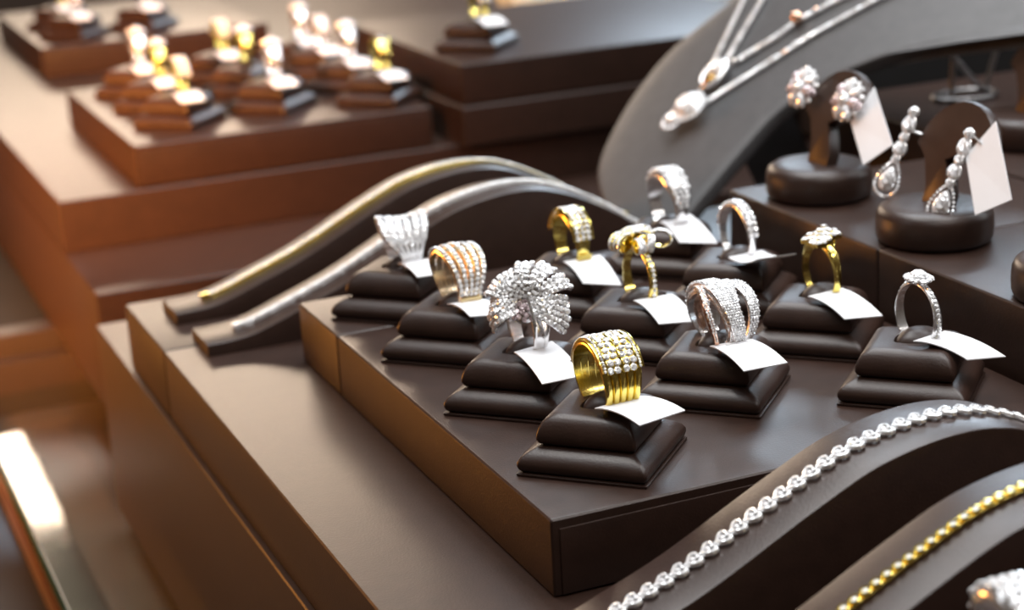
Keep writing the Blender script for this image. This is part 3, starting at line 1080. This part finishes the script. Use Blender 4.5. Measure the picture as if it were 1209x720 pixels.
def flower_stud(base, w_, v_, label):
    p0 = stand_point(base, w_, v_, 0.0022)
    t = empty('stud_earring', p0)
    t.scale = (1.18, 1.18, 1.18)
    tag(t, label, 'earring', 'flower stud earrings')
    nx = Vector((-cos(LEAN), -0.10, sin(LEAN))).normalized()
    a1 = Vector((0, 1, 0)); a1 = (a1 - nx * a1.dot(nx)).normalized(); a2 = nx.cross(a1)
    mb = MB(); tube(mb, [nx * -0.0050, nx * 0.0050], 0.0005, 8)
    mb.build('ear_post', SILVER, t)
    mb = MB(); gem(mb, nx * 0.0058, a1, nx, 0.0021, 0.0021, 0.0012, 10)
    mb.build('centre_stone', STONE, t, 0)
    for j in range(7):
        a = 2 * pi * j / 7 + 0.3
        d = a1 * cos(a) + a2 * sin(a)
        mb = MB(); gem(mb, d * 0.0044 + nx * 0.0046, d, (nx + d * 0.35), 0.0026, 0.0016, 0.0011, 10)
        mb.build('petal_stone', STONE if j % 3 else STONE_P, t, 0)
    mb = MB()
    for j in range(7):
        a = 2 * pi * (j + 0.5) / 7 + 0.3
        d = a1 * cos(a) + a2 * sin(a)
        stone(mb, d * 0.0058 + nx * 0.0040, nx + d * 0.5, 0.0010, 7)
        tube(mb, [nx * 0.0028, d * 0.0056 + nx * 0.0036], 0.0004, 5)
    stuff(mb.build('outer_stones', STONE, t, 0))
    return t


B1 = (0.3472, 0.5508, 0.0215)
flower_stud(B1, 0.0170, 0.0235, 'white flower stud earring on the left of its stand')
flower_stud(B1, -0.0125, 0.0235, 'pinkish flower stud earring beside the hanging white tag')


def drop_earring(base, w_, v_, label):
    p0 = stand_point(base, w_, v_, 0.0055)
    t = empty('drop_earring', p0)
    tag(t, label, 'earring', 'drop earrings')
    nx = Vector((-0.72, -0.55, 0.42)).normalized()
    dn = Vector((-0.42, 0.0, -0.90)).normalized()
    z = 0.0
    for nm, a, b, pear in (('round_stone', 0.0016, 0.0016, 0), ('pear_stone', 0.0029, 0.0021, 0.35), ('small_round_stone', 0.0017, 0.0014, 0), ('oval_stone', 0.0025, 0.0021, 0.1), ('small_round_stone', 0.0014, 0.0013, 0)):
        z += a
        mb = MB(); gem(mb, dn * z, -dn, nx, a, b, 0.0011, 10, pear)
        q = mb.build(nm, STONE, t, 0)
        mb = MB(); tube(mb, [dn * z + (dn * (a * 1.02 * cos(s_)) + nx.cross(dn) * (b * 1.02 * sin(s_))) - nx * 0.0002 for s_ in [2 * pi * j / 16 for j in range(16)]], 0.00038, 6, True)
        mb.build('stone_bezel', SILVER, q)
        z += a * 0.92
    z += 0.0054
    mb = MB(); gem(mb, dn * z, -dn, nx, 0.0044, 0.0027, 0.0016, 12, 0.4)
    q = mb.build('pear_drop_stone', STONE, t, 0)
    mb = MB()
    for j in range(28):
        s_ = 2 * pi * j / 28
        wv = 0.0038 * (1 - 0.4 * cos(s_))
        stone(mb, dn * z - dn * (0.0060 * cos(s_)) + nx.cross(-dn) * (wv * sin(s_)), nx, 0.00060, 6)
    stuff(mb.build('drop_halo_stones', STONE, q, 0))
    mb = MB()
    back = Vector((0.75, -0.62, 0)).normalized()
    tube(mb, [dn * 0.004 + nx * -0.001, dn * 0.0085 + back * 0.0025, dn * 0.0095 + back * 0.0060, dn * 0.0068 + back * 0.0085, dn * 0.0030 + back * 0.0082], 0.0006, 8)
    mb.build('hoop_back', SILVER, t)
    return t


B2 = (0.3464, 0.4804, 0.0215)
drop_earring(B2, 0.0205, 0.0275, 'drop earring with pear stone hanging left of the stand')
drop_earring(B2, -0.0105, 0.0255, 'drop earring with pear stone hanging beside the white tag')


def hanging_tag(base, corners, label):
    t = empty('price_tag', base)
    tag(t, label, 'tag', 'white tags hanging on earring stands')
    P = [stand_point((0, 0, 0), w_, v_, o_) for w_, v_, o_ in corners]
    mb = MB()
    nn = (P[1] - P[0]).cross(P[3] - P[0]).normalized() * 0.0004
    mb.add(P + [p + nn for p in P], [(3, 2, 1, 0), (4, 5, 6, 7), (0, 1, 5, 4), (1, 2, 6, 5), (2, 3, 7, 6), (3, 0, 4, 7)])
    mb.build('paper_label', PAPER, t, 0)
    mb = MB(); tube(mb, [P[3].lerp(P[0], 0.5), stand_point((0, 0, 0), -0.016, 0.022, 0.004), stand_point((0, 0, 0), -0.0125, 0.0235, 0.005)], 0.0003, 6)
    mb.build('thread', SILVER, t)
    return t


hanging_tag(B1, [(-0.0199, 0.0305, 0.0035), (-0.0390, 0.0135, 0.0015), (-0.0304, 0.0040, 0.0035), (-0.0160, 0.0165, 0.0045)], 'white paper tag hanging beside the pinkish flower stud')
hanging_tag(B2, [(-0.0178, 0.0300, 0.0035), (-0.0358, 0.0085, 0.0015), (-0.0250, 0.0005, 0.0035), (-0.0115, 0.0170, 0.0045)], 'white paper tag hanging beside the right drop earring')


# ------------------------------------------------------------------ necklace bust
def frame(lam, yaw):
    l, a = radians(lam), radians(yaw)
    h = Vector((cos(a), sin(a), 0))
    up = h * sin(l) + Vector((0, 0, cos(l)))
    w = Vector((-sin(a), cos(a), 0))
    return up, w, (w.cross(up)).normalized()


BU, BW, BN = frame(50, 12)
if BN.z < 0:
    BN = -BN
BO = Vector((0.32, 0.66, Z1))
OUT = [(0.010, 0.0085), (0.022, 0.0150), (0.0398, 0.0262), (0.0511, 0.0369), (0.0587, 0.0527), (0.0637, 0.0744), (0.0642, 0.0947), (0.0603, 0.1106), (0.0500, 0.1301), (0.040, 0.150), (0.034, 0.175),
       (-0.145, 0.190), (-0.150, 0.170), (-0.1054, 0.1515), (-0.0686, 0.130), (-0.0484, 0.1135), (-0.0391, 0.1039), (-0.0309, 0.0924), (-0.0252, 0.0776), (-0.0228, 0.0587), (-0.0211, 0.0424), (-0.0188, 0.0207), (-0.012, 0.0105), (0.0, 0.0080)]


def catmull(P, k=4):
    n = len(P); out = []
    for i in range(n):
        p0, p1, p2, p3 = [Vector(P[(i + j - 1) % n]) for j in range(4)]
        for q in range(k):
            t = q / k
            out.append(0.5 * ((2 * p1) + (p2 - p0) * t + (2 * p0 - 5 * p1 + 4 * p2 - p3) * t * t + (3 * p1 - p0 - 3 * p2 + p3) * t ** 3))
    return out


def bust_point(w_, v_, o_=0.0):
    return BW * w_ + BU * v_ + BN * (o_ - 0.9 * (w_ - 0.014) ** 2)


oc = catmull(OUT, 4)
cx, cy = 0.005, 0.09
mb = MB()
ls = []
for sc, o_ in ((0.02, -0.0065), (0.5, -0.0065), (0.975, -0.0065), (0.995, -0.0052), (1.0, -0.0035), (0.996, -0.0012), (0.985, -0.0002), (0.965, 0.0), (0.8, 0), (0.6, 0), (0.4, 0), (0.2, 0), (0.02, 0.0)):
    ls.append([bust_point(cx + (p[0] - cx) * sc, cy + (p[1] - cy) * sc, o_) for p in oc])
loops(mb, ls)
bust = empty('necklace_bust', BO)
tag(bust, 'large grey leather necklace bust leaning back behind the rings', 'necklace stand')
mb.build('bust_panel', LEATHER_G, bust, 60)
mb = MB()
P0 = bust_point(0.014, 0.10, -0.006)
ft = Vector((0.104, 0.03, 0.0))
strip(mb, [P0, P0.lerp(ft, 0.5), ft], [Vector((0, 1, 0))] * 3, [0.03] * 3, 0.003)
mb.build('prop_leg', LEATHER_G, bust)


def chain(mb, pts, r=0.0010, step=0.0011):
    pts = [Vector(p) for p in pts]
    path = []
    for a, b in zip(pts[:-1], pts[1:]):
        n = max(2, int((b - a).length / step))
        path += [a.lerp(b, i / n) for i in range(n)]
    path.append(pts[-1])
    tube(mb, path, lambda i: r * (1.25 if i % 2 else 0.75), 6)


def necklace(label, left, right, gb):
    t = empty('necklace', BO)
    tag(t, label, 'necklace', 'necklaces on the grey bust')
    mb = MB(); chain(mb, [bust_point(w_, v_, 0.0015) for w_, v_ in left]); mb.build('chain', RHODIUM, t)
    mb = MB(); chain(mb, [bust_point(w_, v_, 0.0015) for w_, v_ in right]); mb.build('chain', RHODIUM, t)
    return t


n1 = necklace('necklace with white oval pendant on paired silver chains', [(0.0192, 0.0790), (0.0366, 0.1365), (0.0420, 0.1530)], [(0.0140, 0.0772), (0.0118, 0.0795), (-0.0033, 0.1012), (-0.0172, 0.1223), (-0.0347, 0.1445), (-0.060, 0.1750)], None)
mb = MB()
pc = bust_point(0.0158, 0.0690, 0.0058)
axp = (BU * 0.9 - BW * 0.35).normalized()
sd = BN.cross(axp)
gem(mb, pc + axp * 0.0035, axp, BN, 0.0072, 0.0070, 0.0042, 12)
pn = mb.build('pendant', STONE, n1, 0); pn['label'] = 'white oval pendant cluster'
mb = MB()
for j in range(22):
    a = 2 * pi * j / 22
    stone(mb, pc + axp * (0.0035 + 0.0076 * cos(a)) + sd * (0.0074 * sin(a)), BN, 0.0010, 7)
for j in range(12):
    a = 2 * pi * j / 12
    stone(mb, pc + axp * (-0.0058 + 0.0044 * cos(a)) + sd * (0.0046 * sin(a)) + BN * 0.0006, BN, 0.0011, 7)
stone(mb, pc - axp * 0.0050 + BN * 0.0010, BN, 0.0028, 9)
stuff(mb.build('pendant_stones', STONE, pn, 0))
mb = MB(); stone(mb, bust_point(-0.0125, 0.1160, 0.0018), BN, 0.0016, 8); stone(mb, bust_point(-0.0148, 0.1192, 0.0018), BN, 0.0013, 8); stone(mb, bust_point(0.0080, 0.0860, 0.0018), BN, 0.0011, 8)
mb.build('chain_stones', STONE, n1, 0)

n2 = necklace('necklace with round two-tone pendant and pink bead', [(0.0190, 0.1020), (0.0250, 0.1378), (0.0290, 0.1560)], [(0.0150, 0.1018), (0.0121, 0.1030), (0.0003, 0.1186), (-0.0047, 0.1284), (-0.0195, 0.1452), (-0.045, 0.1760)], None)
pc = bust_point(0.0168, 0.0925, 0.0042)
mb = MB()
tube(mb, [pc + BU * (0.0075 * cos(a)) + BW * (0.0050 * sin(a)) for a in [2 * pi * j / 28 for j in range(28)]], 0.0011, 8, True)
pn = mb.build('pendant', SILVER, n2, 60); pn['label'] = 'silver framed round pendant'
mb = MB(); gem(mb, pc + BU * 0.0032, BU, BN, 0.0046, 0.0044, 0.0026, 12)
mb.build('pendant_stone', STONE, pn, 0)
mb = MB(); gem(mb, pc - BU * 0.0038, BU, BN, 0.0034, 0.0034, 0.0018, 10)
o = mb.build('lower_pendant_disc', AMBER, pn, 0); o['label'] = 'amber gold lower half'
for (w_, v_, rr) in ((-0.0047, 0.1284, 0.0028), (-0.0098, 0.1350, 0.0014)):
    mb = MB(); lathe(mb, [(rr * max(0.02, cos(a)), rr * sin(a)) for a in [radians(-88 + 176 * j / 8) for j in range(9)]], 16)
    o = mb.build('pink_bead', ROSE, n2, 60, loc=bust_point(w_, v_, rr * 1.15)); o['label'] = 'round rose gold bead'

# ------------------------------------------------------------------ dim wire rack behind the earring stands
# black bust behind the earring stands
mb = MB()
rbox(mb, (-0.16, 0.0, 0), (0.30, 0.012, 0.23), 0.003)
o = mb.build('backing_screen', DARK, loc=(0.66, 0.80, Z1))
tag(o, 'black upright screen behind the earring stands', 'screen')
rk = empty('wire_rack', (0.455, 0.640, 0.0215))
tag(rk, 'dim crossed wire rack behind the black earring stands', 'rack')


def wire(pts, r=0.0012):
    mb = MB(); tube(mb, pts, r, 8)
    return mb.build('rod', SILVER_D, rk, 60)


for pts in ([(0.0300, 0.02, 0.0330), (0.0290, 0.02, 0.0010)], [(0.0190, 0.02, 0.0300), (0.0450, 0.02, 0.0030)], [(0.0560, 0.02, 0.0310), (0.0465, 0.02, 0.0020)],
            [(0.0580, 0.02, 0.0380), (0.0720, 0.02, 0.0100)], [(0.0170, 0.021, 0.0305), (0.0620, 0.021, 0.0385)]):
    wire(pts)
wire([(0.036 + 0.015 * cos(a), 0.020 + 0.010 * sin(a), 0.0015) for a in [2 * pi * j / 24 for j in range(25)]])
wire([(0.0720, 0.02, 0.0100), (0.0730, 0.02, 0.0006)])

# ------------------------------------------------------------------ far rings, cushions and tags, all out of focus
GOLD_B = GOLD
FARCOL = [0.206, 0.258, 0.312]
far_pads = []
far_mesh = {}


def simple_ring(kind):
    if kind in far_mesh:
        return far_mesh[kind]
    gold = kind.startswith('gold')
    mb = MB(); band(mb, RZ, 0.0088, K(0.0102), K(0), lambda th: 0.0035 + 0.0045 * smooth01((cos(th) + 0.3) / 1.3), 0, 2 * pi, 36, 0.4)
    a = mb.mesh('shank', 60); a.materials.append(GOLD if gold else SILVER)
    mb = MB()
    if kind in ('gold_dome', 'white_dome'):
        pave(mb, RZ, K(0.0104), K(0), K(0.007), radians(-75), radians(75), 0.0011)
    elif kind == 'gold_plain':
        pave(mb, RZ, K(0.0104), K(0), K(0.002), radians(-50), radians(50), 0.0010)
    else:
        for j in range(12):
            an = 2 * pi * j / 12
            stone(mb, (0.0042 * cos(an), 0.0042 * sin(an), RZ + 0.0115), (0.4 * cos(an), 0.4 * sin(an), 1), 0.0016, 7)
        stone(mb, (0, 0, RZ + 0.0125), (0, 0, 1), 0.0030, 9)
    b = mb.mesh('set_stones', 0); b.materials.append(STONE)
    far_mesh[kind] = (a, b)
    return far_mesh[kind]


mb = MB(); label_sheet(mb, [(-0.0045, -0.0070, 0.0172), (-0.004, -0.0225, 0.0150), (0.0085, -0.0245, 0.0150), (0.0085, -0.0070, 0.0172)], 0.001, 6)
FARTAG = mb.mesh('price_tag'); FARTAG.materials.append(PAPER)


def far_set(x, y, z, kind, label, tagged=True):
    p = copy_tree(pad0, (x, y, z))
    tag(p, 'blurred cushion of the ' + label.replace('blurred ', ''), 'cushion', 'blurred ring cushions in the far background')
    if kind:
        a, b = simple_ring(kind)
        r = empty('ring', (x + 0.0025, y + 0.001, z + 0.0138))
        tag(r, label, 'ring', 'blurred rings in the far background')
        for nm, me in (('shank', a), ('set_stones', b)):
            o = bpy.data.objects.new(nm, me); COL.objects.link(o); o.parent = r
            if nm == 'set_stones':
                o['kind'] = 'stuff'
        if tagged:
            o = bpy.data.objects.new('price_tag', FARTAG); COL.objects.link(o); o.location = (x, y, z)
            tag(o, 'blurred tag of the ' + label.replace('blurred ', ''), 'tag', 'blurred tags in the far background')


far_set(FARCOL[0], 0.942, 0, 'gold_dome', 'blurred yellow gold ring nearest on the far tray')
far_set(FARCOL[0], 0.993, 0, 'gold_cluster', 'blurred gold ring second in the left far row')
far_set(FARCOL[0], 1.044, 0, 'white_plain', 'blurred white ring between two gold rings on the far tray')
far_set(FARCOL[1], 0.950, 0, 'white_cluster', 'blurred white ring with the broad white tag on the far tray')
far_set(FARCOL[1], 1.006, 0, 'gold_cluster', 'blurred small gold ring behind the broad white tag', False)
far_set(FARCOL[1], 1.058, 0, 'gold_dome', 'blurred tall gold ring far back in the middle row')
far_set(FARCOL[2], 0.930, 0, 'gold_plain', 'blurred gold ring at the right end of the far tray')
far_set(FARCOL[2] - 0.002, 0.981, 0, 'white_cluster', 'blurred white ring behind the right gold ring of the far tray')
far_set(FARCOL[2] - 0.002, 1.032, 0, 'white_dome', 'blurred white domed ring third in the right far row')
far_set(FARCOL[2] - 0.002, 1.083 - 0.012, 0, 'white_plain', 'blurred white ring at the back of the right far row')
far_set(0.216, 1.292, 0, 'white_dome', 'blurred white ring at the upper left on the farthest tray')
far_set(0.266, 1.300, 0, 'white_plain', 'blurred ring by the top edge on the farthest tray')
far_set(0.216, 1.345, 0, 'gold_plain', 'blurred gold ring behind the upper left white ring')
far_set(0.372, 0.935, 0.0215, 'gold_dome', 'blurred gold ring with tag on the raised far tray', True)
